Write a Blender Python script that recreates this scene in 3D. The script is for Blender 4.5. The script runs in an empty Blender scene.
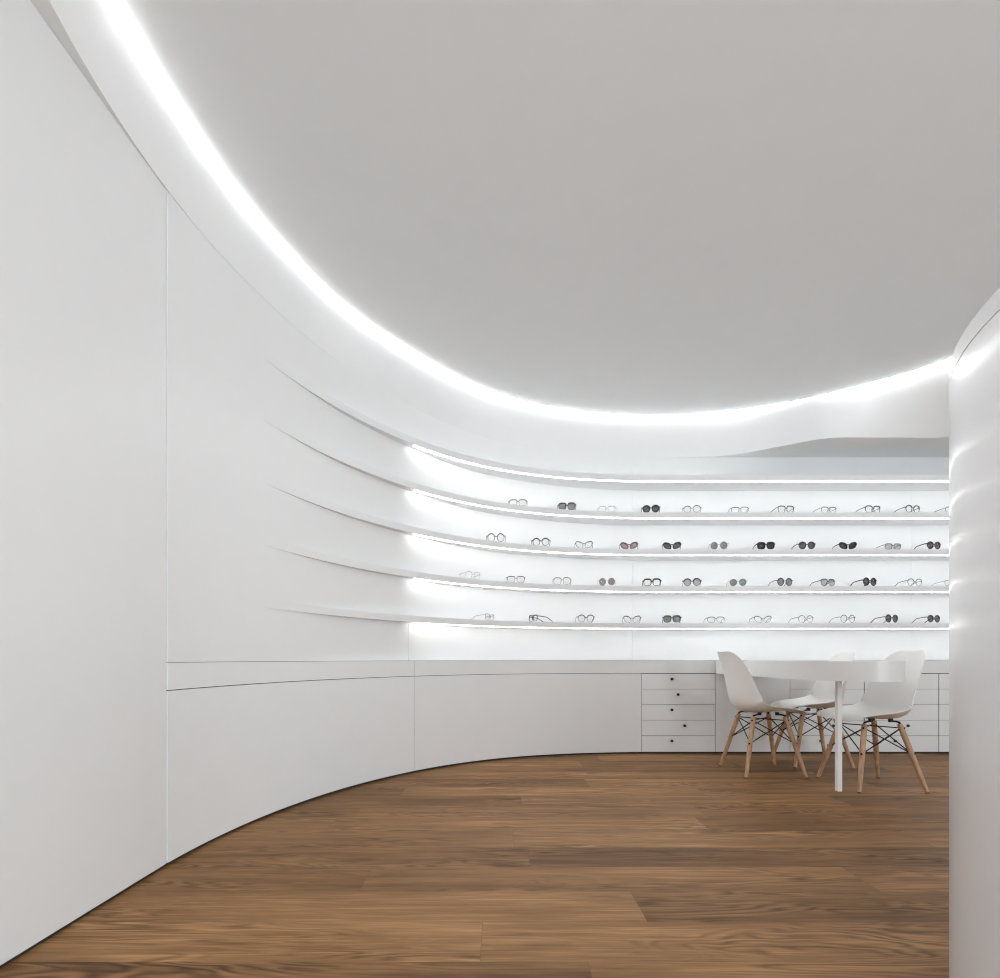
import bpy, bmesh, math, random
import numpy as np
from mathutils import Vector, Matrix
PI = math.pi
random.seed(4)
SC = bpy.context.scene
COL = SC.collection

# ------------------------------------------------------------------ camera
EYE = 0.78
cam_d = bpy.data.cameras.new('camera')
cam_d.sensor_width = 36.0
cam_d.lens = 36.0 * 560 / 1000
cam_d.shift_y = (658.7 - 489) / 1000
cam_d.clip_start = 0.02
cam = bpy.data.objects.new('camera', cam_d)
cam.location = (0, 0, EYE)
cam.rotation_euler = (PI / 2, 0, 0)
COL.objects.link(cam)
SC.camera = cam

# ------------------------------------------------------------------ light and exposure
SC.view_settings.view_transform = 'Standard'
SC.view_settings.look = 'None'
SC.view_settings.gamma = 1.0
SC.view_settings.use_curve_mapping = False
SC.view_settings.exposure = 0.78
SC.cycles.use_denoising = True
SC.cycles.filter_width = 1.1
SC.cycles.max_bounces = 14
SC.cycles.diffuse_bounces = 8
SC.cycles.glossy_bounces = 6
SC.cycles.transmission_bounces = 8
SC.cycles.transparent_max_bounces = 12
SC.cycles.sample_clamp_indirect = 6.0
COVE_POWER = 50.0          # radiance of the ceiling light line
SHELF_POWER = 6.8         # radiance of the strips under the shelves
FILL_POWER = 112.0      # unseen fill light added behind the camera (watt)
world = bpy.data.worlds.new('sky')
SC.world = world
world.use_nodes = True
bg = world.node_tree.nodes['Background']
bg.inputs[0].default_value = (0.80, 0.90, 1.0, 1)
bg.inputs[1].default_value = 1.0
day = bpy.data.lights.new('fill_behind_camera', 'AREA')  # broad soft fill added to brighten the room, no known source there
day.shape = 'RECTANGLE'; day.size = 4.4; day.size_y = 2.0
day.energy = FILL_POWER; day.color = (0.90, 0.96, 1.0)
fillo = bpy.data.objects.new('fill_behind_camera', day)
fillo.location = (1.7, -2.92, 1.25)
fillo.rotation_euler = (PI / 2, 0, 0)
COL.objects.link(fillo)

# ------------------------------------------------------------------ materials
def mat(name, col, rough=0.5, spec=0.5, metal=0.0, coat=0.0, coat_rough=0.1, bump=0.0, bscale=300, trans=0.0, emit=None, power=0, alpha=1.0):
    m = bpy.data.materials.new(name); m.use_nodes = True
    nt = m.node_tree; b = nt.nodes['Principled BSDF']
    b.inputs['Roughness'].default_value = rough
    b.inputs['Specular IOR Level'].default_value = spec
    b.inputs['Metallic'].default_value = metal
    b.inputs['Coat Weight'].default_value = coat
    b.inputs['Coat Roughness'].default_value = coat_rough
    b.inputs['Transmission Weight'].default_value = trans
    b.inputs['Alpha'].default_value = alpha
    c = (*col, 1)
    if emit is None:
        tc = nt.nodes.new('ShaderNodeTexCoord'); n = nt.nodes.new('ShaderNodeTexNoise')
        n.inputs['Scale'].default_value = 7
        nt.links.new(tc.outputs['Object'], n.inputs['Vector'])
        mx = nt.nodes.new('ShaderNodeMix'); mx.data_type = 'RGBA'
        nt.links.new(n.outputs['Fac'], mx.inputs['Factor'])
        mx.inputs['A'].default_value = tuple(v * 0.985 for v in col) + (1,)
        mx.inputs['B'].default_value = tuple(min(1, v * 1.015) for v in col) + (1,)
        nt.links.new(mx.outputs['Result'], b.inputs['Base Color'])
        if bump:
            n2 = nt.nodes.new('ShaderNodeTexNoise'); n2.inputs['Scale'].default_value = bscale
            nt.links.new(tc.outputs['Object'], n2.inputs['Vector'])
            bp = nt.nodes.new('ShaderNodeBump'); bp.inputs['Strength'].default_value = bump; bp.inputs['Distance'].default_value = 0.001
            nt.links.new(n2.outputs['Fac'], bp.inputs['Height']); nt.links.new(bp.outputs['Normal'], b.inputs['Normal'])
    else:
        b.inputs['Base Color'].default_value = c
        b.inputs['Emission Color'].default_value = (*emit, 1)
        b.inputs['Emission Strength'].default_value = power
    return m

M = {}
M['lacquer'] = mat('white_lacquer', (0.80, 0.808, 0.812), rough=0.34, spec=0.42)
M['gloss'] = mat('glossy_white_lacquer', (0.765, 0.78, 0.80), rough=0.36, spec=0.4, coat=0.55, coat_rough=0.145)
M['plaster'] = mat('ceiling_paint', (0.768, 0.782, 0.788), rough=0.85, spec=0.2, bump=0.05)
M['shelf'] = mat('shelf_lacquer', (0.80, 0.808, 0.812), rough=0.4, spec=0.4)
M['counter'] = mat('counter_lacquer', (0.80, 0.808, 0.812), rough=0.3, spec=0.5)
M['dark'] = mat('shadow_gap_backing', (0.3, 0.3, 0.3), rough=0.8)
M['plinth'] = mat('dark_plinth', (0.03, 0.028, 0.026), rough=0.7)
M['shell'] = mat('white_moulded_plastic', (0.87, 0.865, 0.85), rough=0.4, spec=0.45)
M['black'] = mat('black_metal', (0.015, 0.015, 0.016), rough=0.4, metal=0.4)
M['knob'] = mat('black_knob', (0.012, 0.012, 0.012), rough=0.5)
M['legpaint'] = mat('white_leg_paint', (0.86, 0.86, 0.86), rough=0.35)
M['glide'] = mat('dark_glide', (0.05, 0.045, 0.04), rough=0.6)
M['cove'] = mat('cove_diffuser', (0.9, 0.9, 0.9), emit=(1.0, 1.0, 1.0), power=COVE_POWER)
M['strip'] = mat('shelf_light_diffuser', (0.9, 0.9, 0.9), emit=(1, 1, 1), power=SHELF_POWER)
M['winframe'] = mat('window_added_metal', (0.25, 0.25, 0.26), rough=0.4, metal=0.6)
M['glass'] = mat('clear_glass', (1, 1, 1), rough=0.0, trans=1.0)
M['glass'].node_tree.nodes['Principled BSDF'].inputs['IOR'].default_value = 1.01

def wood_leg():
    m = bpy.data.materials.new('maple_dowel'); m.use_nodes = True
    nt = m.node_tree; b = nt.nodes['Principled BSDF']; L = nt.links.new
    tc = nt.nodes.new('ShaderNodeTexCoord'); mp = nt.nodes.new('ShaderNodeMapping')
    mp.inputs['Scale'].default_value = (60, 60, 5)
    n = nt.nodes.new('ShaderNodeTexNoise'); n.inputs['Scale'].default_value = 1.0; n.inputs['Detail'].default_value = 4
    r = nt.nodes.new('ShaderNodeValToRGB')
    r.color_ramp.elements[0].position = 0.3; r.color_ramp.elements[0].color = (0.36, 0.20, 0.105, 1)
    r.color_ramp.elements[1].position = 0.7; r.color_ramp.elements[1].color = (0.56, 0.36, 0.21, 1)
    L(tc.outputs['Object'], mp.inputs['Vector']); L(mp.outputs['Vector'], n.inputs['Vector'])
    L(n.outputs['Fac'], r.inputs['Fac']); L(r.outputs['Color'], b.inputs['Base Color'])
    b.inputs['Roughness'].default_value = 0.42
    return m
M['wood'] = wood_leg()

def floor_mat():
    m = bpy.data.materials.new('oak_planks'); m.use_nodes = True
    nt = m.node_tree; b = nt.nodes['Principled BSDF']; L = nt.links.new
    def N(t, **k):
        n = nt.nodes.new('ShaderNode' + t)
        for a, v in k.items(): setattr(n, a, v)
        return n
    def MA(op, a, bb=None, c=None):
        n = N('Math', operation=op)
        for i, v in enumerate((a, bb, c)):
            if v is None: continue
            if isinstance(v, (int, float)): n.inputs[i].default_value = v
            else: L(v, n.inputs[i])
        return n.outputs[0]
    tc = N('TexCoord'); sp = N('SeparateXYZ'); L(tc.outputs['Object'], sp.inputs[0])
    x, y = sp.outputs['X'], sp.outputs['Y']
    W, LEN = 0.2185, 1.75
    yr = MA('DIVIDE', MA('SUBTRACT', y, 1.44 - 20 * W), W)
    row = MA('FLOOR', yr); fy = MA('SUBTRACT', yr, row)
    wn = N('TexWhiteNoise', noise_dimensions='1D'); L(row, wn.inputs['W'])
    xr = MA('ADD', MA('DIVIDE', x, LEN), MA('MULTIPLY', wn.outputs['Value'], 11.9))
    colm = MA('FLOOR', xr); fx = MA('SUBTRACT', xr, colm)
    idv = N('CombineXYZ'); L(row, idv.inputs[0]); L(colm, idv.inputs[1])
    wn2 = N('TexWhiteNoise', noise_dimensions='3D'); L(idv.outputs[0], wn2.inputs['Vector'])
    rnd = wn2.outputs['Value']
    sc = N('SeparateXYZ'); L(wn2.outputs['Color'], sc.inputs[0])
    # grain coordinates, each plank cut from another piece of the tree
    gv = N('CombineXYZ')
    L(MA('ADD', x, MA('MULTIPLY', rnd, 37.0)), gv.inputs[0]); L(y, gv.inputs[1]); L(MA('MULTIPLY', sc.outputs['Y'], 19.0), gv.inputs[2])
    def noise(sx, sy, scale, det, rough=0.55, dist=0.0):
        mp = N('Mapping'); mp.inputs['Scale'].default_value = (sx, sy, 1); L(gv.outputs[0], mp.inputs['Vector'])
        n = N('TexNoise'); n.inputs['Scale'].default_value = scale; n.inputs['Detail'].default_value = det
        n.inputs['Roughness'].default_value = rough; n.inputs['Distortion'].default_value = dist
        L(mp.outputs['Vector'], n.inputs['Vector']); return n.outputs['Fac']
    big = noise(0.55, 4.2, 1.5, 3, 0.5, 0.6)           # cathedral figure: bands of a slow field
    rings = MA('SINE', MA('MULTIPLY', big, 120.0))
    rings = MA('POWER', MA('MULTIPLY_ADD', rings, 0.5, 0.5), 0.6)
    mask = N('MapRange'); mask.interpolation_type = 'SMOOTHSTEP'; mask.inputs['From Min'].default_value = 0.45; mask.inputs['From Max'].default_value = 0.68
    L(noise(1.1, 5.0, 1.3, 2, 0.5, 0.2), mask.inputs['Value'])
    rings = MA('MULTIPLY', MA('SUBTRACT', rings, 0.7), MA('MULTIPLY_ADD', mask.outputs[0], 3.2, 0.5))
    fine = noise(4, 190, 1.0, 6, 0.7, 0.3)
    mid = noise(1.6, 22, 1.0, 4, 0.6, 0.5)
    blot = noise(1.2, 3.5, 1.0, 3, 0.5, 0.2)
    g = MA('ADD', MA('MULTIPLY', rings, 0.085), MA('MULTIPLY', fine, 0.62))
    g = MA('ADD', g, MA('MULTIPLY', mid, 0.50))
    g = MA('ADD', g, MA('MULTIPLY', blot, 0.40))
    g = MA('ADD', g, MA('MULTIPLY', rnd, 0.20))
    g = MA('SUBTRACT', g, 0.385)
    r = N('ValToRGB'); e = r.color_ramp.elements
    e[0].position = 0.12; e[0].color = (0.058, 0.024, 0.0085, 1)
    e[1].position = 0.85; e[1].color = (0.56, 0.31, 0.14, 1)
    k = e.new(0.36); k.color = (0.150, 0.074, 0.027, 1)
    k = e.new(0.58); k.color = (0.285, 0.150, 0.060, 1)
    L(g, r.inputs['Fac'])
    gy = MA('MINIMUM', fy, MA('SUBTRACT', 1.0, fy)); gx = MA('MINIMUM', fx, MA('SUBTRACT', 1.0, fx))
    seam = MA('MINIMUM', MA('DIVIDE', gy, 0.006), MA('DIVIDE', gx, 0.0008))
    seam = MA('MINIMUM', seam, 1.0)
    mx = N('Mix', data_type='RGBA'); L(MA('MULTIPLY_ADD', seam, 0.45, 0.55), mx.inputs['Factor'])
    mx.inputs['A'].default_value = (0.05, 0.025, 0.012, 1); L(r.outputs['Color'], mx.inputs['B'])
    L(mx.outputs['Result'], b.inputs['Base Color'])
    L(MA('MULTIPLY_ADD', fine, 0.2, 0.42), b.inputs['Roughness'])
    b.inputs['Specular IOR Level'].default_value = 0.15
    bp = N('Bump'); bp.inputs['Strength'].default_value = 0.25; bp.inputs['Distance'].default_value = 0.0015
    L(MA('ADD', MA('MULTIPLY', fine, 0.5), seam), bp.inputs['Height']); L(bp.outputs['Normal'], b.inputs['Normal'])
    return m
M['floor'] = floor_mat()

# ------------------------------------------------------------------ helpers
def new_obj(name, bm, m, parent=None, smooth=None):
    me = bpy.data.meshes.new(name)
    bmesh.ops.recalc_face_normals(bm, faces=bm.faces)
    bm.to_mesh(me); bm.free()
    if smooth is not None:
        me.shade_smooth() if smooth >= 180 else me.set_sharp_from_angle(angle=math.radians(smooth))
        for p in me.polygons: p.use_smooth = True
        if smooth < 180: me.set_sharp_from_angle(angle=math.radians(smooth))
    me.materials.append(m)
    o = bpy.data.objects.new(name, me); COL.objects.link(o)
    if parent: o.parent = parent
    return o
def struct(o):
    o['kind'] = 'structure'; return o
def thing(name, label, cat, loc=(0, 0, 0), rz=0, group=None):
    o = bpy.data.objects.new(name, None); o.empty_display_size = 0.1
    COL.objects.link(o); o.location = loc; o.rotation_euler = (0, 0, rz)
    o['label'] = label; o['category'] = cat
    if group: o['group'] = group
    return o
def box(bm, x0, x1, y0, y1, z0, z1, bev=0.0):
    r = bmesh.ops.create_cube(bm, size=1, matrix=Matrix.Translation(((x0 + x1) / 2, (y0 + y1) / 2, (z0 + z1) / 2)) @ Matrix.Diagonal((x1 - x0, y1 - y0, z1 - z0, 1)))
    if bev:
        es = list({e for v in r['verts'] for e in v.link_edges})
        bmesh.ops.bevel(bm, geom=es, offset=bev, segments=2, affect='EDGES', profile=0.5)
def tube(bm, pts, rad, seg=8, closed=False, flat=1.0, up=Vector((0, 0, 1)), caps=True):
    """sweep a circle (flattened by `flat` along the binormal) through pts; rad scalar or list"""
    pts = [Vector(p) for p in pts]; n = len(pts)
    rs = rad if isinstance(rad, (list, tuple)) else [rad] * n
    rings = []
    for i, p in enumerate(pts):
        if closed: t = pts[(i + 1) % n] - pts[i - 1]
        else: t = pts[min(i + 1, n - 1)] - pts[max(i - 1, 0)]
        t.normalize()
        a = t.cross(up)
        if a.length < 1e-4: a = t.cross(Vector((1, 0, 0)))
        a.normalize(); b = a.cross(t)
        rings.append([bm.verts.new(p + (a * math.cos(2 * PI * k / seg) * flat + b * math.sin(2 * PI * k / seg)) * rs[i]) for k in range(seg)])
    m = n if closed else n - 1
    for i in range(m):
        A, B = rings[i], rings[(i + 1) % n]
        for k in range(seg):
            bm.faces.new((A[k], A[(k + 1) % seg], B[(k + 1) % seg], B[k]))
    if not closed and caps:
        bm.faces.new(rings[0]); bm.faces.new(rings[-1][::-1])

# plan curves, polar about the centre of the oval: angle 0 = left wall, 90 = back wall
CX, CY = 1.4, 2.0
def sm(xs, ys):
    """smooth periodic-free interpolation (monotone-ish cubic through the table)"""
    xs = np.array(xs, float); ys = np.array(ys, float)
    d = np.gradient(ys, xs)
    def f(t):
        t = min(max(t, xs[0]), xs[-1]); i = min(int(np.searchsorted(xs, t, 'right')) - 1, len(xs) - 2)
        h = xs[i + 1] - xs[i]; s = (t - xs[i]) / h
        return float((1 + 2 * s) * (1 - s) ** 2 * ys[i] + s * (1 - s) ** 2 * h * d[i] + s * s * (3 - 2 * s) * ys[i + 1] + s * s * (s - 1) * h * d[i + 1])
    return f
rB = sm([-5, 0, 10, 20, 35, 50, 60, 70, 80, 90], [2.655, 2.65, 2.648, 2.655, 2.68, 2.708, 2.702, 2.665, 2.625, 2.605])
rW = sm([-5, 0, 10, 15, 20, 30, 43, 50, 57, 70, 80, 90], [2.655, 2.65, 2.6475, 2.6505, 2.659, 2.697, 2.763, 2.82, 2.868, 2.887, 2.888, 2.88])
rS = lambda t: rB(t) + 0.005 * max(0.0, 1 - max(0.0, t - 12) / 4.0)
rK0 = sm([-11, 0, 15, 20, 30, 43, 50, 57, 70, 80, 90, 96], [2.65, 2.645, 2.65, 2.661, 2.70, 2.76, 2.815, 2.863, 2.882, 2.883, 2.875, 2.885])
rK1 = sm([96, 100, 103, 106, 109, 112, 115, 118, 122, 126, 131, 136, 145, 155, 170, 185, 200, 225, 250, 275, 300, 325, 349],
         [2.885, 2.885, 2.868, 2.825, 2.782, 2.748, 2.728, 2.765, 2.877, 3.016, 3.225, 3.25, 3.15, 3.08, 3.0, 2.95, 2.9, 2.85, 2.80, 2.75, 2.70, 2.66, 2.65])
rK = lambda t: rK0(t) if t < 5 else (rW(t) - 0.0012 * max(0.0, min(1.0, (32 - t) / 8)) if t < 80 else rW(t) - 0.0012 * min(1, (t - 80) / 8) if t < 90 else ((rW(90) - 0.0012) * (1 + 0.0) if t < 92 else rK1(max(t, 96)) if t > 96 else (rW(90) - 0.0012) + (rK1(96) - rW(90) + 0.0012) * (t - 92) / 4))
rT = sm([-11, -5, 0, 12, 20, 30, 41, 48, 57, 70, 79, 93, 100, 106, 112, 120, 128, 132, 140, 150, 170, 190, 220, 250, 280, 310, 349],
        [2.65, 2.65, 2.645, 2.655, 2.668, 2.71, 2.735, 2.775, 2.85, 2.885, 2.89, 2.875, 2.85, 2.825, 2.80, 2.735, 2.68, 2.64, 2.58, 2.52, 2.48, 2.48, 2.5, 2.53, 2.57, 2.62, 2.65])
def pol(r, t):
    a = math.radians(t); return (CX - r * math.cos(a), CY + r * math.sin(a))
def path(rf, t0, x1, off=0.0, step=1.5, t1=90.0):
    """from angle t0 round to the back, then straight along the back wall to x1 (None = stop at t1)"""
    n = max(2, int(abs(t1 - t0) / step) + 1)
    P = [pol(rf(t) + off, t) for t in np.linspace(t0, t1, n)]
    if x1 is not None: P.append((x1, CY + rf(90) + off))
    return P
def cut(P, x0=None, x1=None):
    """keep the part of a path between two x positions"""
    P = [tuple(p) for p in P]
    def at(x):
        for a, b in zip(P, P[1:]):
            if a[0] <= x <= b[0] and b[0] > a[0]:
                s = (x - a[0]) / (b[0] - a[0]); return (x, a[1] + s * (b[1] - a[1]))
    Q = []
    if x0 is not None: Q.append(at(x0))
    Q += [p for p in P if (x0 is None or p[0] > x0 + 1e-4) and (x1 is None or p[0] < x1 - 1e-4)]
    if x1 is not None: Q.append(at(x1))
    return Q
def slab(bm, P, Q, z0, z1):
    """solid between plan polylines P (room side) and Q (behind), from z0 to z1"""
    V = [[bm.verts.new((p[0], p[1], z)) for p in L] for L, z in ((P, z0), (P, z1), (Q, z0), (Q, z1))]
    n = len(P)
    for i in range(n - 1):
        bm.faces.new((V[0][i], V[0][i + 1], V[1][i + 1], V[1][i]))
        bm.faces.new((V[2][i], V[3][i], V[3][i + 1], V[2][i + 1]))
        bm.faces.new((V[1][i], V[1][i + 1], V[3][i + 1], V[3][i]))
        bm.faces.new((V[0][i], V[2][i], V[2][i + 1], V[0][i + 1]))
    bm.faces.new((V[0][0], V[1][0], V[3][0], V[2][0])); bm.faces.new((V[0][-1], V[2][-1], V[3][-1], V[1][-1]))
def offset(P, d):
    """parallel polyline, d outward (away from the room centre)"""
    out = []
    for i, p in enumerate(P):
        a = P[max(i - 1, 0)]; b = P[min(i + 1, len(P) - 1)]
        tx, ty = b[0] - a[0], b[1] - a[1]; l = math.hypot(tx, ty) or 1
        out.append((p[0] - ty / l * d, p[1] + tx / l * d))
    return out

ZJ = 2.533      # underside of the ceiling band, top of the wall panels
ZC = 2.893      # ceiling
XR, YF = 4.7, -3.0

# ------------------------------------------------------------------ floor, ceiling, shell
bm = bmesh.new(); box(bm, -1.5, XR + 0.2, YF - 0.2, 5.2, -0.05, 0.0)
struct(new_obj('floor', bm, M['floor']))

ts = list(np.arange(-11, 349, 2.0)) ; N_ = len(ts)
bm = bmesh.new()
vt = [bm.verts.new((*pol(rT(t) + 0.002, t), ZC)) for t in ts]; vt2 = [bm.verts.new((*pol(rT(t) + 0.002, t), ZC + 0.08)) for t in ts]
bm.faces.new(vt); bm.faces.new(vt2[::-1])
for i in range(N_):
    j = (i + 1) % N_; bm.faces.new((vt[i], vt2[i], vt2[j], vt[j]))
struct(new_obj('ceiling', bm, M['plaster']))

# the band that closes the oval: from its lower edge up to the light line
bm = bmesh.new(); rows = []
tsf = list(np.arange(-11, 349, 1.0)); NF = len(tsf)
for s in np.linspace(0, 1, 9):
    rows.append([bm.verts.new((*pol(rK(t) * (1 - s) + rT(t) * s, t), ZJ + 0.001 + (ZC + 0.04 - ZJ) * s)) for t in tsf])
for A, B in zip(rows, rows[1:]):
    for i in range(NF):
        j = (i + 1) % NF; bm.faces.new((A[i], A[j], B[j], B[i]))
struct(new_obj('wall_upper', bm, M['lacquer'], smooth=180))
# underside between the band and the walls
def rect_pt(t):
    a = math.radians(t); dx, dy = -math.cos(a), math.sin(a); best = 1e9
    for lim, d, c in ((-1.40, dx, CX), (XR + 0.1, dx, CX), (YF - 0.1, dy, CY), (5.1, dy, CY)):
        if abs(d) > 1e-6:
            k = (lim - c) / d
            if k > 0: best = min(best, k)
    return (CX + dx * best, CY + dy * best)
corner = [math.degrees(math.atan2(y - CY, -(x - CX))) % 360 for x, y in ((-1.4, 5.1), (XR + .1, 5.1), (XR + .1, YF - .1), (-1.4, YF - .1))]
tr = sorted(set([t for t in tsf] + [c if c < 349 else c - 360 for c in corner]))
bm = bmesh.new()
A = [bm.verts.new((*pol(rK(t), t), ZJ + 0.001)) for t in tr]; B = [bm.verts.new((*rect_pt(t), ZJ + 0.001)) for t in tr]
A2 = [bm.verts.new((*pol(rK(t) + 0.06, t), ZJ + 0.05)) for t in tr]; B2 = [bm.verts.new((*rect_pt(t), ZJ + 0.05)) for t in tr]
for i in range(len(tr)):
    j = (i + 1) % len(tr)
    bm.faces.new((A[i], A[j], B[j], B[i])); bm.faces.new((A2[i], B2[i], B2[j], A2[j])); bm.faces.new((B[i], B[j], B2[j], B2[i]))
struct(new_obj('ceiling_soffit', bm, M['lacquer']))

# straight wall on the left, standing beside the camera, and the walls out of sight
bm = bmesh.new(); box(bm, -1.29, -1.25, YF, 2.098, 0.012, ZJ, 0.001)
struct(new_obj('wall_left', bm, M['lacquer']))
bm = bmesh.new(); box(bm, XR, XR + 0.1, YF, 5.1, 0, ZJ + .001)
struct(new_obj('wall_right', bm, M['lacquer']))
# unseen front wall; its window is added to let in fill light
bm = bmesh.new()
box(bm, -1.3, -0.5, YF - 0.12, YF, 0, ZJ + .001); box(bm, 3.9, XR + .1, YF - 0.12, YF, 0, ZJ + .001)
box(bm, -0.5, 3.9, YF - 0.12, YF, 0, 0.25); box(bm, -0.5, 3.9, YF - 0.12, YF, 2.25, ZJ + .001)
struct(new_obj('wall_front', bm, M['plaster']))
bm = bmesh.new()
for x in (-0.5, 0.95, 2.4, 3.86): box(bm, x, x + 0.04, YF - 0.09, YF - 0.04, 0.25, 2.25)
for z in (0.25, 2.21): box(bm, -0.5, 3.9, YF - 0.09, YF - 0.04, z, z + 0.04)
w = struct(new_obj('window_added_1', bm, M['winframe']))
bm = bmesh.new(); box(bm, -0.48, 3.88, YF - 0.07, YF - 0.062, 0.27, 2.23)
new_obj('window_added_pane', bm, M['glass'], w)

# curved wall above the counter: three panels with fine joints
bm = bmesh.new()
W0 = path(rW, 2.2, XR)
SEAM = 0.0010
def wall_panel(bm, rf, segs, z0, z1, off=0.0, th=0.02, full=None):
    P0 = full
    for a, b in segs:
        P = cut(P0, a, b); slab(bm, P, offset(P, th), z0, z1)
P = path(rW, 2.2, XR)
xs_w = [None, 1.15, 3.59, None]
for zs, z0, z1 in ((xs_w, 1.021, ZJ + 0.001), ([None, -0.632, 1.15, 3.59, None], 0.767, 1.021)):
    for a, b in zip(zs, zs[1:]):
        a = a + SEAM if a is not None else None; b = b - SEAM if b is not None else None
        Q = cut(P, a, b) if (a is not None or b is not None) else P
        slab(bm, Q, offset(Q, 0.02), z0, z1)
struct(new_obj('wall_back', bm, M['lacquer'], smooth=30))
# backing behind the joints
bm = bmesh.new(); Q = offset(P, 0.024); slab(bm, Q, offset(Q, 0.05), 0.0, ZJ + 0.001)
struct(new_obj('wall_backing', bm, M['dark']))
# panelling below the counter
PB = path(rB, 2.2, XR)
bm = bmesh.new()
for a, b in ((None, -0.585 - SEAM), (-0.585 + SEAM, 1.163 - SEAM), (1.773 + SEAM, 2.385 - SEAM), (4.218 + SEAM, None)):
    Q = cut(PB, a, b); slab(bm, Q, offset(Q, 0.02), 0.014, 0.6585)
struct(new_obj('wall_panelling', bm, M['lacquer'], smooth=30))
# recessed dark plinth under wall and panels
bm = bmesh.new(); Q = offset(PB, 0.012); slab(bm, Q, offset(Q, 0.01), 0.0, 0.665)
struct(new_obj('baseboard_back', bm, M['plinth'], smooth=30))
bm = bmesh.new(); box(bm, -1.285, -1.258, YF, 2.10, 0.0, 0.0118)
struct(new_obj('baseboard_left', bm, M['plinth']))

# curved white partition close to the camera on the right
def ring_slab(bm, cx, cy, r0, r1, a0, a1, z0, z1, n=72):
    P = [(cx + r0 * math.cos(math.radians(a)), cy + r0 * math.sin(math.radians(a))) for a in np.linspace(a0, a1, n)]
    Q = [(cx + r1 * math.cos(math.radians(a)), cy + r1 * math.sin(math.radians(a))) for a in np.linspace(a0, a1, n)]
    slab(bm, P, Q, z0, z1)
PCX, PCY, PR = 1.667, 0.80, 0.80
part_ = thing('partition', 'tall curved glossy white partition filling the right edge in front', 'partition', (PCX, PCY, 0))
bm = bmesh.new(); ring_slab(bm, 0, 0, PR, PR - 0.10, 60, 300, 0.0, 1.402)
new_obj('curved_panel', bm, M['gloss'], part_, smooth=30)
bm = bmesh.new(); ring_slab(bm, 0, 0, PR - 0.004, PR - 0.096, 60.3, 299.7, 1.402, 1.405)
ring_slab(bm, 0, 0, PR, PR - 0.10, 60, 300, 1.405, 1.443)
new_obj('top_rail', bm, M['gloss'], part_, smooth=30)

# ------------------------------------------------------------------ ceiling light line
bm = bmesh.new()
c0, c1, NC = -40.0, 150.0, 190
tsl = np.linspace(c0, c1, NC)
fr = lambda t: rT(t + 360 if t < -11 else t)
# slim quarter-round light line in the corner of ceiling and band: (inward, down)
prof = [(0.0052 * math.cos(PI / 2 * k / 5), 0.0052 * math.sin(PI / 2 * k / 5)) for k in range(6)] + [(0.001, 0.0005)]
rr = [[bm.verts.new((*pol(fr(t) - 0.003 - a, t), ZC - 0.001 - b)) for a, b in prof] for t in tsl]
for A, B in zip(rr, rr[1:]):
    for k in range(len(prof)):
        j = (k + 1) % len(prof); bm.faces.new((A[k], A[j], B[j], B[k]))
bm.faces.new(rr[0]); bm.faces.new(rr[-1][::-1])
o = new_obj('ceiling_light_line', bm, M['cove'], smooth=40)
o['label'] = 'long curved line of white light where the ceiling meets the wall band'; o['category'] = 'light strip'

# ------------------------------------------------------------------ shelves with light strips
SH = [0.78 + 0.250 + 0.3035 * k for k in range(5)]    # undersides, bottom to top
SHN = ['lowest white shelf, its row of eyeglasses starting nearest the counter', 'second lowest white shelf, between lowest and middle rows of glasses',
       'third white shelf up, under the row with red-tinted sunglasses', 'uppermost shelf that carries glasses, curving along the wall',
       'empty white canopy shelf above all the rows of glasses']
SX = 4.45
T_LIT = 42.9
TH = 0.043
for k, z in enumerate(SH):
    root = thing('wall_shelf', SHN[k], 'shelf', (1.4, 4.75, z), 0, 'curved display shelves on the back wall')
    P = path(rS, 12.0, SX); Q = path(rW, 12.0, SX, off=0.010)
    P = [(x - 1.4, y - 4.75) for x, y in P]; Q = [(x - 1.4, y - 4.75) for x, y in Q]
    # the shelf slips out of the wall gradually
    n = len(P)
    P2 = []
    for i, (p, q) in enumerate(zip(P, Q)):
        P2.append(p)
    bm = bmesh.new(); slab(bm, P2, Q, 0.0, TH if k < 4 else 0.046)
    new_obj('board', bm, M['shelf'], root, smooth=30)
    L0 = path(rS, T_LIT, SX - 0.02, off=0.010); L1 = path(rS, T_LIT, SX - 0.02, off=0.024)
    L0 = [(x - 1.4, y - 4.75) for x, y in L0]; L1 = [(x - 1.4, y - 4.75) for x, y in L1]
    bm = bmesh.new(); slab(bm, L0, L1, -0.0065, -0.0003)
    new_obj('light_strip', bm, M['strip'], root, smooth=30)

# ------------------------------------------------------------------ countertop along the wall
root = thing('countertop', 'long curved white countertop running along the wall under the shelves', 'counter', (1.4, 4.6, 0.662))
for a, b in ((None, -0.585 - 0.001), (-0.585 + 0.001, None)):
    P = cut(path(rB, 2.2, XR, off=-0.001), a, b)
    # matching points on the wall line
    Q = []
    full = path(rW, 2.2, XR, off=-0.001)
    for p in P:
        if p[1] >= CY + rB(90) - 0.003 and p[0] >= CX: Q.append((p[0], CY + rW(90) - 0.001))
        else:
            t = math.degrees(math.atan2(p[1] - CY, -(p[0] - CX))); Q.append(pol(rW(t) + 0.012, t) if t < 25 else pol(rW(t) - 0.001, t))
    bm = bmesh.new(); slab(bm, [(x - 1.4, y - 4.6) for x, y in P], [(x - 1.4, y - 4.6) for x, y in Q], 0.0, 0.103)
    new_obj('worktop', bm, M['counter'], root, smooth=30)

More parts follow.
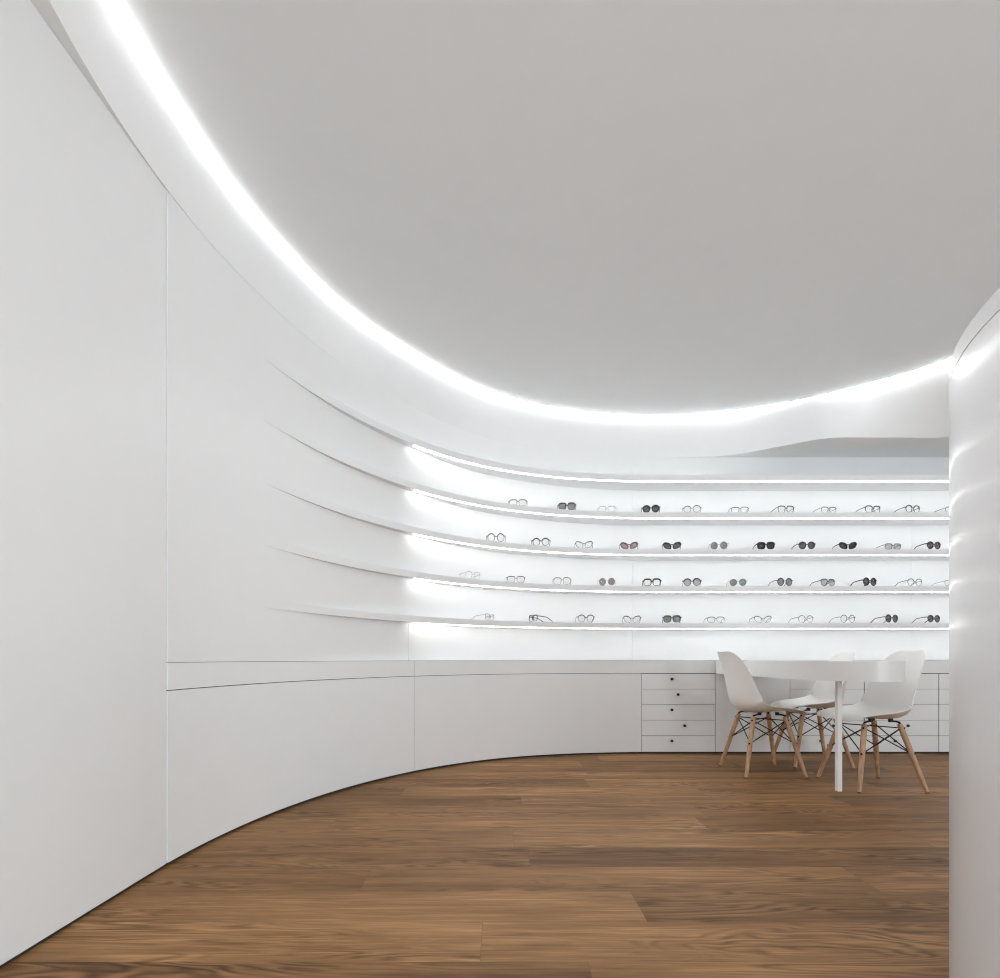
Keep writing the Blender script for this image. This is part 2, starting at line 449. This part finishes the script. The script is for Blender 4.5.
# ------------------------------------------------------------------ drawer units
ZR = [0.660, 0.5296, 0.404, 0.2734, 0.148, 0.014]
KX = [0.25, 0.30, 0.25, 0.355, 0.25]
UL = ['white unit of five drawers left of the chairs, all its knobs in view', 'white unit of five drawers mostly hidden behind the table and chairs',
      'white unit of five drawers behind the chair back by the partition', 'white unit of five drawers cut off by the curved partition']
for u, x0 in enumerate((1.163, 2.385, 2.997, 3.608)):
    root = thing('drawer_unit', UL[u], 'cabinet', (x0, 4.604, 0), 0, 'drawer units under the counter')
    bm = bmesh.new(); box(bm, 0.002, 0.608, 0.008, 0.009, 0.012, 0.658)
    box(bm, 0.002, 0.608, 0.02, 0.26, 0.014, 0.63)
    new_obj('body', bm, M['dark'], root)
    for r in range(5):
        bm = bmesh.new(); gap = 0.0022 if r in (1, 3) else 0.0012
        box(bm, 0.0025, 0.6075, 0.0, 0.006, ZR[r + 1] + gap, ZR[r] - (0.0016 if r else 0.004), 0.0006)
        d = new_obj('drawer', bm, M['lacquer'], root)
        bm = bmesh.new(); zc = ZR[r] - 0.047 + (0.003 if r else 0)
        bmesh.ops.create_cone(bm, cap_ends=True, segments=20, radius1=0.0115, radius2=0.0105, depth=0.010, matrix=Matrix.Translation((KX[r], -0.0055, zc)) @ Matrix.Rotation(PI / 2, 4, 'X'))
        new_obj('knob', bm, M['knob'], d, smooth=30)

# ------------------------------------------------------------------ table growing out of the counter
root = thing('table', 'white peninsula table with rounded end and one slim leg between the chairs', 'table', (2.0, 3.3, 0))
pts = [(1.775, 4.597), (1.782, 4.585), (1.785, 4.54), (1.787, 4.46), (1.788, 4.3), (1.788, 4.0), (1.788, 3.7), (1.79, 3.5), (1.80, 3.36), (1.83, 3.24),
       (1.875, 3.14), (1.95, 3.065), (2.03, 3.025), (2.12, 3.01), (2.17, 3.022), (2.21, 3.05), (2.232, 3.09), (2.242, 3.16), (2.245, 3.3), (2.245, 3.8), (2.245, 4.4), (2.26, 4.5), (2.295, 4.57), (2.35, 4.597)]
def smooth_poly(P, it=2):
    for _ in range(it):
        Q = [P[0]]
        for a, b in zip(P, P[1:]):
            Q.append((a[0] * .75 + b[0] * .25, a[1] * .75 + b[1] * .25)); Q.append((a[0] * .25 + b[0] * .75, a[1] * .25 + b[1] * .75))
        Q.append(P[-1]); P = Q
    return P
pts = smooth_poly(pts)
bm = bmesh.new()
top = [bm.verts.new((x - 2.0, y - 3.3, 0.766)) for x, y in pts]; bot = [bm.verts.new((x - 2.0, y - 3.3, 0.655)) for x, y in pts]
n = len(pts)
for i in range(n):
    j = (i + 1) % n; bm.faces.new((bot[i], bot[j], top[j], top[i]))
ft = bm.faces.new(top); fb = bm.faces.new(bot[::-1])
es = [e for e in bm.edges if len(e.link_faces) == 2 and (ft in e.link_faces or fb in e.link_faces)]
bmesh.ops.triangulate(bm, faces=[ft, fb])
new_obj('tabletop', bm, M['counter'], root, smooth=35)
bm = bmesh.new(); box(bm, -0.020, 0.009, -0.015, 0.013, 0.0, 0.655, 0.003)
new_obj('leg', bm, M['legpaint'], root)

# ------------------------------------------------------------------ chairs
PROF = [  # forward, height, half width, side rise
    (0.226, 0.408, 0.165, 0.000), (0.220, 0.416, 0.192, 0.001), (0.198, 0.428, 0.213, 0.005), (0.15, 0.433, 0.225, 0.014), (0.08, 0.429, 0.231, 0.030),
    (0.0, 0.418, 0.233, 0.050), (-0.07, 0.411, 0.233, 0.072), (-0.13, 0.418, 0.230, 0.092), (-0.172, 0.445, 0.227, 0.106), (-0.193, 0.490, 0.222, 0.104),
    (-0.205, 0.550, 0.214, 0.092), (-0.216, 0.620, 0.205, 0.076), (-0.229, 0.690, 0.195, 0.060), (-0.245, 0.750, 0.180, 0.044), (-0.260, 0.795, 0.155, 0.030),
    (-0.270, 0.820, 0.122, 0.018), (-0.275, 0.829, 0.080, 0.008)]
def shell_bm():
    bm = bmesh.new(); V = []
    n = len(PROF); NV = 24
    for i, (f, h, w, rise) in enumerate(PROF):
        a = PROF[max(i - 1, 0)]; b = PROF[min(i + 1, n - 1)]
        t = Vector((b[0] - a[0], 0, b[1] - a[1])).normalized(); nrm = Vector((-t.z, 0, t.x)) * -1     # towards the sitter
        if nrm.z < 0 and i < 8: nrm = -nrm
        if i >= 8 and nrm.x < 0: nrm = -nrm
        row = []
        for k in range(NV + 1):
            v = -1 + 2 * k / NV
            row.append(bm.verts.new(Vector((f, v * w, h)) + nrm * rise * abs(v) ** 2.4))
        V.append(row)
    for A, B in zip(V, V[1:]):
        for k in range(NV): bm.faces.new((A[k], A[k + 1], B[k + 1], B[k]))
    return bm
def make_chair(label):
    root = thing('dining_chair', label, 'chair', group='moulded white chairs around the table')
    o = new_obj('shell_seat', shell_bm(), M['shell'], root, smooth=180)
    s = o.modifiers.new('thick', 'SOLIDIFY'); s.thickness = 0.008; s.offset = 0
    sb = o.modifiers.new('sub', 'SUBSURF'); sb.levels = 1; sb.render_levels = 2
    top = {}; foot = {}
    for sx in (-1, 1):
        for sy in (-1, 1):
            T = Vector((sx * 0.105, sy * 0.115, 0.390)); F = Vector((sx * 0.198, sy * 0.212, 0.0))
            top[sx, sy], foot[sx, sy] = T, F
            d = (F - T)
            bm = bmesh.new()
            tube(bm, [T, T + d * 0.06, T + d * 0.5, T + d * 0.9, F + Vector((0, 0, 0.004))], [0.0130, 0.0160, 0.0155, 0.0122, 0.0105], seg=14)
            lg = new_obj('leg', bm, M['wood'], root, smooth=50)
            bm = bmesh.new(); tube(bm, [F + Vector((0, 0, 0.005)), F], [0.0104, 0.0104], seg=14)
            new_obj('glide', bm, M['glide'], lg, smooth=50)
            # metal bracket holding the leg top, bolted under the seat
            bm = bmesh.new()
            tube(bm, [T + d * 0.075, T + d * 0.01, T + Vector((0, 0, 0.008)), T + Vector((-sx * 0.02, 0, 0.014)), T + Vector((-sx * 0.045, -sy * 0.012, 0.015))], [0.0060, 0.0080, 0.0065, 0.0055, 0.0055], seg=8)
            tube(bm, [T + Vector((-sx * 0.045, -sy * 0.012, 0.010)), T + Vector((-sx * 0.045, -sy * 0.012, 0.030))], 0.013, seg=12)
            new_obj('bracket', bm, M['black'], root, smooth=40)
    bm = bmesh.new()
    def on(k, s): return top[k].lerp(foot[k], s)
    ring = [(-1, -1), (1, -1), (1, 1), (-1, 1)]
    for i in range(4):
        a, b = ring[i], ring[(i + 1) % 4]
        tube(bm, [on(a, 0.06), on(b, 0.44)], 0.0036, seg=6); tube(bm, [on(b, 0.06), on(a, 0.44)], 0.0036, seg=6)
    for k in ring:
        p = on(k, 0.44); q = on(k, 0.06)
        d = Vector((k[0], k[1], 0)).normalized()
        tube(bm, [p - d * 0.004, p + d * 0.019], 0.0062, seg=8); tube(bm, [q - d * 0.004, q + d * 0.019], 0.0062, seg=8)
    # crossing stretcher under the seat
    tube(bm, [on((-1, -1), 0.06), on((1, 1), 0.06)], 0.0036, seg=6); tube(bm, [on((1, -1), 0.06), on((-1, 1), 0.06)], 0.0036, seg=6)
    new_obj('wire_bracing', bm, M['black'], root, smooth=40)
    return root
def copy_tree(o, parent=None):
    c = o.copy(); COL.objects.link(c)
    if parent is not None: c.parent = parent
    for ch in list(o.children): copy_tree(ch, c)
    return c
CH = [(1.805, 3.87, 0.0, 'white shell chair on wooden legs left of the table, facing right'),
      (2.285, 3.465, PI, 'white shell chair at the rounded table end, nearest the partition'),
      (2.325, 4.19, PI - 0.10, 'white shell chair half hidden behind the table and its leg')]
ch0 = make_chair(CH[0][3])
for i, (x, y, rz, lab) in enumerate(CH):
    c = ch0 if i == 0 else copy_tree(ch0)
    c.location = (x, y, 0); c.rotation_euler = (0, 0, rz); c['label'] = lab

# ------------------------------------------------------------------ eyeglasses
def tint(name, col, alpha, rough=0.08):
    m = mat(name, col, rough=rough, spec=0.5); b = m.node_tree.nodes['Principled BSDF']
    b.inputs['Alpha'].default_value = alpha; return m
FR = {'black': mat('black_acetate', (0.012, 0.012, 0.013), rough=0.3), 'dark': mat('charcoal_acetate', (0.035, 0.035, 0.037), rough=0.35),
      'grey': mat('grey_metal', (0.06, 0.06, 0.062), rough=0.35, metal=0.3), 'brown': mat('tortoise_acetate', (0.05, 0.035, 0.025), rough=0.3),
      'pale': mat('pale_translucent_acetate', (0.30, 0.30, 0.31), rough=0.35), 'green': mat('dark_green_acetate', (0.03, 0.055, 0.042), rough=0.35),
      'red': mat('plum_acetate', (0.06, 0.02, 0.03), rough=0.3)}
LN = {'clear': tint('clear_lens', (0.85, 0.87, 0.88), 0.10), 'grey': tint('grey_lens', (0.12, 0.12, 0.125), 0.55), 'smoke': tint('smoke_lens', (0.06, 0.06, 0.062), 0.72),
      'black': tint('black_lens', (0.03, 0.03, 0.032), 0.86), 'red': tint('rose_lens', (0.30, 0.17, 0.19), 0.55), 'green': tint('green_lens', (0.12, 0.17, 0.14), 0.60),
      'brown': tint('brown_lens', (0.20, 0.15, 0.14), 0.55), 'light': tint('light_grey_lens', (0.25, 0.25, 0.26), 0.4)}
def outline(shape, side, n=36):
    """lens outline in the frame plane: u outward from the nose, v up"""
    P = []
    for k in range(n):
        a = 2 * PI * k / n; c, s = math.cos(a), math.sin(a)
        if shape == 'round': u, v = 0.0262 * c, 0.0262 * s
        elif shape == 'panto': u, v = 0.0275 * c * (1 + 0.08 * s), 0.0245 * s
        elif shape == 'rect':
            e = 0.55; u = 0.0285 * math.copysign(abs(c) ** e, c) * (1 + 0.05 * s); v = 0.0195 * math.copysign(abs(s) ** e, s)
        elif shape == 'square':
            e = 0.62; u = 0.0285 * math.copysign(abs(c) ** e, c) * (1 + 0.07 * s); v = 0.0230 * math.copysign(abs(s) ** e, s)
        elif shape == 'cat':
            e = 0.75; u = 0.0290 * math.copysign(abs(c) ** e, c); v = 0.0200 * math.copysign(abs(s) ** 0.85, s) + 0.0095 * c
        else:  # aviator
            u = 0.0290 * c * (1 + 0.10 * s) + 0.003 * max(0, -s); v = 0.0240 * s
        P.append((u, v))
    return [(side * u, v) for u, v in P]
KIND = {}
def make_glasses(shape, frame, lens, rim, tuck=0.0):
    """front in the x-z plane facing -y, temples running back to +y; returns part meshes"""
    key = (shape, frame, lens, rim)
    if key in KIND: return KIND[key]
    low = min(v for _, v in outline(shape, 1)) - rim
    zc = -low + 0.0035
    parts = []
    wrap = lambda x: 0.10 * x * abs(x) / 0.07          # slight face wrap
    bm = bmesh.new(); cx = 0.0355
    for s in (-1, 1):
        P = [Vector((s * cx + u, wrap(abs(s * cx + u)) * 0.5, zc + v)) for u, v in outline(shape, s)]
        tube(bm, P, [rim * (0.95 + 0.45 * max(-1, min(1, (q.z - zc) / 0.02))) for q in P], seg=8, closed=True, up=Vector((0, 1, 0)))
        tube(bm, [(s * (cx + 0.026), wrap(cx + .026) * .5, zc + 0.010), (s * (cx + 0.034), 0.006, zc + 0.0125), (s * (cx + 0.0365), 0.012, zc + 0.0125)], [rim * 1.05, rim * 1.1, rim], seg=8)
        tube(bm, [(s * 0.0100, 0.001, zc + 0.0), (s * 0.0085, 0.007, zc - 0.004), (s * 0.0092, 0.009, zc - 0.009)], 0.0011, seg=6)
    tube(bm, [(-0.0100, 0, zc + 0.005), (-0.005, -0.001, zc + 0.0078), (0.005, -0.001, zc + 0.0078), (0.0100, 0, zc + 0.005)], rim * 1.0, seg=8)
    parts.append(('frame_front', bm, FR[frame], 60))
    for s in (-1, 1):
        bm = bmesh.new()
        P = [Vector((s * cx + u, wrap(abs(s * cx + u)) * 0.5, zc + v)) for u, v in outline(shape, s)]
        f0 = [bm.verts.new(p + Vector((0, -0.0007, 0))) for p in P]; f1 = [bm.verts.new(p + Vector((0, 0.0007, 0))) for p in P]
        n = len(P)
        c0_ = bm.verts.new(Vector((s * cx, 0.0010, zc)) + Vector((0, -0.0022, 0))); c1_ = bm.verts.new(Vector((s * cx, 0.0010, zc)))
        for k in range(n):
            j = (k + 1) % n
            bm.faces.new((f0[k], f0[j], c0_)); bm.faces.new((f1[j], f1[k], c1_)); bm.faces.new((f0[k], f1[k], f1[j], f0[j]))
        parts.append(('lens', bm, LN[lens], 60))
        bm = bmesh.new(); r = max(0.0016, rim * 0.95)
        zt = zc + 0.0125
        tube(bm, [(s * 0.072, 0.010, zt), (s * 0.0725, 0.05, zt - 0.003), (s * 0.072, 0.088, zt - 0.008), (s * 0.070, 0.103, zt - 0.016), (s * 0.068, 0.122, max(0.012, zt - 0.030)), (s * 0.066, 0.138, 0.0035)],
             [r, r * 0.9, r * 0.9, r, r * 1.15, r * 0.9], seg=8, flat=0.7)
        parts.append(('temple', bm, FR[frame], 60))
    out = []
    for nme, bm, m, sm_ in parts:
        bmesh.ops.recalc_face_normals(bm, faces=bm.faces)
        bmesh.ops.translate(bm, verts=bm.verts, vec=(0, 0, 0))
        me = bpy.data.meshes.new(nme); bm.to_mesh(me); bm.free(); me.materials.append(m)
        for p in me.polygons: p.use_smooth = True
        out.append((nme, me))
    KIND[key] = out
    return out
# shelf counted from the bottom, place on it, bearing of the shelf there, turn, shape, frame, lens, rim, label
GL = [
    (3, 0.142, 4.425, -27.4, 0, 'rect', 'grey', 'clear', 0.0014, 'thin grey rectangular eyeglasses leftmost on the uppermost row'),
    (3, 0.545, 4.557, -18.5, 0, 'square', 'dark', 'grey', 0.0024, 'square sunglasses with mid grey lenses, second from left on uppermost row'),
    (3, 0.882, 4.615, -11.2, 0, 'rect', 'pale', 'clear', 0.0010, 'barely visible rimless eyeglasses between two dark sunglasses on uppermost row'),
    (3, 1.252, 4.644, -3.2, 0, 'panto', 'black', 'smoke', 0.0026, 'darkest smoke sunglasses on the uppermost row, right of the rimless pair'),
    (3, 1.592, 4.642, 0.0, 0, 'panto', 'grey', 'clear', 0.0014, 'thin clear-lens eyeglasses just right of the darkest pair on uppermost row'),
    (3, 1.989, 4.642, 0.0, 6, 'rect', 'dark', 'clear', 0.0014, 'clear-lens rectangular eyeglasses on uppermost row, directly above the brow-line pair'),
    (3, 2.371, 4.642, 0.0, 10, 'square', 'dark', 'clear', 0.0018, 'square clear-lens eyeglasses turned slightly, middle right of uppermost row'),
    (3, 2.727, 4.642, 0.0, 8, 'rect', 'grey', 'clear', 0.0014, 'light grey rectangular eyeglasses fourth from the right on uppermost row'),
    (3, 3.092, 4.642, 0.0, 8, 'square', 'dark', 'clear', 0.0020, 'bold square clear-lens eyeglasses third from the right on uppermost row'),
    (3, 3.423, 4.642, 0.0, 10, 'panto', 'black', 'clear', 0.0020, 'black clear-lens eyeglasses with long temple, near right end of uppermost row'),
    (3, 3.755, 4.642, 0.0, 8, 'rect', 'grey', 'clear', 0.0014, 'grey eyeglasses half cut off by the partition on uppermost row'),
    (2, -0.031, 4.339, -31.5, 0, 'round', 'black', 'clear', 0.0016, 'thin black perfectly round eyeglasses leftmost on the second row down'),
    (2, 0.329, 4.495, -23.2, 0, 'panto', 'black', 'clear', 0.0020, 'black rounded eyeglasses second from left on second row down'),
    (2, 0.688, 4.586, -15.4, 0, 'cat', 'dark', 'clear', 0.0016, 'clear upswept dark eyeglasses left of the red-tinted pair'),
    (2, 1.068, 4.634, -7.2, 0, 'cat', 'red', 'red', 0.0022, 'cat-eye sunglasses with red-tinted lenses'),
    (2, 1.426, 4.642, 0.0, 0, 'cat', 'black', 'smoke', 0.0026, 'dark cat-eye sunglasses just right of the red-tinted pair'),
    (2, 1.815, 4.642, 0.0, 0, 'round', 'pale', 'grey', 0.0012, 'round grey-lens sunglasses with wide bridge on second row down'),
    (2, 2.205, 4.642, 0.0, 2, 'square', 'black', 'black', 0.0026, 'blackest square sunglasses in the middle of second row down'),
    (2, 2.545, 4.642, 0.0, 2, 'panto', 'dark', 'smoke', 0.0024, 'dark grey sunglasses right of the blackest square pair'),
    (2, 2.885, 4.642, 0.0, -4, 'cat', 'black', 'black', 0.0026, 'black cat-eye sunglasses third from the right on second row down'),
    (2, 3.258, 4.642, 0.0, 2, 'rect', 'grey', 'light', 0.0014, 'pale half-tinted eyeglasses second from right on second row down'),
    (2, 3.598, 4.642, 0.0, 12, 'panto', 'black', 'smoke', 0.0024, 'dark sunglasses with long temple beside the partition, second row down'),
    (1, -0.204, 4.228, -35.7, 35, 'panto', 'pale', 'clear', 0.0009, 'faintest rimless eyeglasses at the far left of third row down'),
    (1, 0.126, 4.418, -27.8, 4, 'rect', 'grey', 'clear', 0.0013, 'thin low grey eyeglasses second from left on third row down'),
    (1, 0.504, 4.546, -19.4, 0, 'square', 'dark', 'clear', 0.0013, 'thin square clear eyeglasses third from left on third row down'),
    (1, 0.882, 4.615, -11.2, 0, 'round', 'pale', 'brown', 0.0010, 'rimless round sunglasses with pinkish brown lenses'),
    (1, 1.261, 4.644, -3.0, 0, 'square', 'black', 'clear', 0.0028, 'thick black clear-lens eyeglasses right of the pinkish round pair'),
    (1, 1.592, 4.642, 0.0, 0, 'panto', 'black', 'light', 0.0024, 'black brow-line eyeglasses with light tint on third row down'),
    (1, 1.973, 4.642, 0.0, 0, 'panto', 'pale', 'green', 0.0010, 'small rimless sunglasses with greenish grey lenses on third row down'),
    (1, 2.362, 4.642, 0.0, 14, 'round', 'dark', 'grey', 0.0020, 'round grey-tinted sunglasses with temple showing on third row down'),
    (1, 2.719, 4.642, 0.0, 14, 'square', 'brown', 'light', 0.0018, 'tortoise square glasses with light tint, fourth from right on third row'),
    (1, 3.067, 4.642, 0.0, 14, 'round', 'black', 'smoke', 0.0026, 'dark round black sunglasses third from right on third row down'),
    (1, 3.440, 4.642, 0.0, 8, 'panto', 'black', 'clear', 0.0014, 'clear-lens black eyeglasses second from right on third row down'),
    (1, 3.747, 4.642, 0.0, 10, 'rect', 'pale', 'clear', 0.0012, 'pale eyeglasses partly behind the partition on third row down'),
    (0, -0.077, 4.312, -32.6, 60, 'rect', 'pale', 'clear', 0.0010, 'faint pale eyeglasses turned sideways at far left of the bottom row'),
    (0, 0.264, 4.473, -24.7, -62, 'rect', 'black', 'clear', 0.0020, 'black eyeglasses seen from the side, temples pointing right, bottom row'),
    (0, 0.705, 4.589, -15.0, 8, 'panto', 'black', 'clear', 0.0016, 'thin black rounded eyeglasses left of the upswept pair on bottom row'),
    (0, 1.093, 4.636, -6.6, 0, 'cat', 'black', 'clear', 0.0016, 'clear-lens black cat-eye eyeglasses beside the green sunglasses'),
    (0, 1.426, 4.642, 0.0, 0, 'square', 'green', 'green', 0.0022, 'green square sunglasses on the bottom row'),
    (0, 1.790, 4.642, 0.0, 8, 'rect', 'grey', 'clear', 0.0013, 'thin grey eyeglasses just right of the green sunglasses'),
    (0, 2.180, 4.642, 0.0, 6, 'cat', 'grey', 'clear', 0.0014, 'grey upswept eyeglasses above the left chair on bottom row'),
    (0, 2.537, 4.642, 0.0, 12, 'panto', 'grey', 'clear', 0.0012, 'thin light eyeglasses with long left temple, bottom row above the table'),
    (0, 2.885, 4.642, 0.0, 8, 'round', 'grey', 'clear', 0.0013, 'thin grey round eyeglasses third from right on bottom row'),
    (0, 3.249, 4.642, 0.0, 16, 'round', 'black', 'smoke', 0.0020, 'round dark sunglasses above the right chair on bottom row'),
    (0, 3.598, 4.642, 0.0, 16, 'panto', 'black', 'smoke', 0.0020, 'dark rounded sunglasses at the right end of bottom row'),
]
for (s, x, y, bearing, turn, shape, fr_, ln_, rim, lab) in GL:
    sun = ln_ not in ('clear', 'light')
    face = math.atan2(x, y) * (1 - min(1, max(0, (x - 1.7) / 1.0)))      # the first pairs look towards the entrance
    yaw = -face * 0.8 + turn * PI / 180
    side = abs(turn) > 30
    t = thing('sunglasses' if sun else 'eyeglasses', lab, 'sunglasses' if sun else 'eyeglasses', (x, y, SH[s] + TH + 0.0005), yaw, 'glasses displayed on the shelves')
    if side:   # pulled back so the turned pair stays on the board
        b_ = bearing * PI / 180
        t.location.x -= -math.sin(b_) * 0.0 ; t.location.y += 0.02
    t.scale = (1.03, 1.03, 1.18)
    for nme, me in make_glasses(shape, fr_, ln_, rim * 1.45):
        o = bpy.data.objects.new(nme, me); COL.objects.link(o); o.parent = t
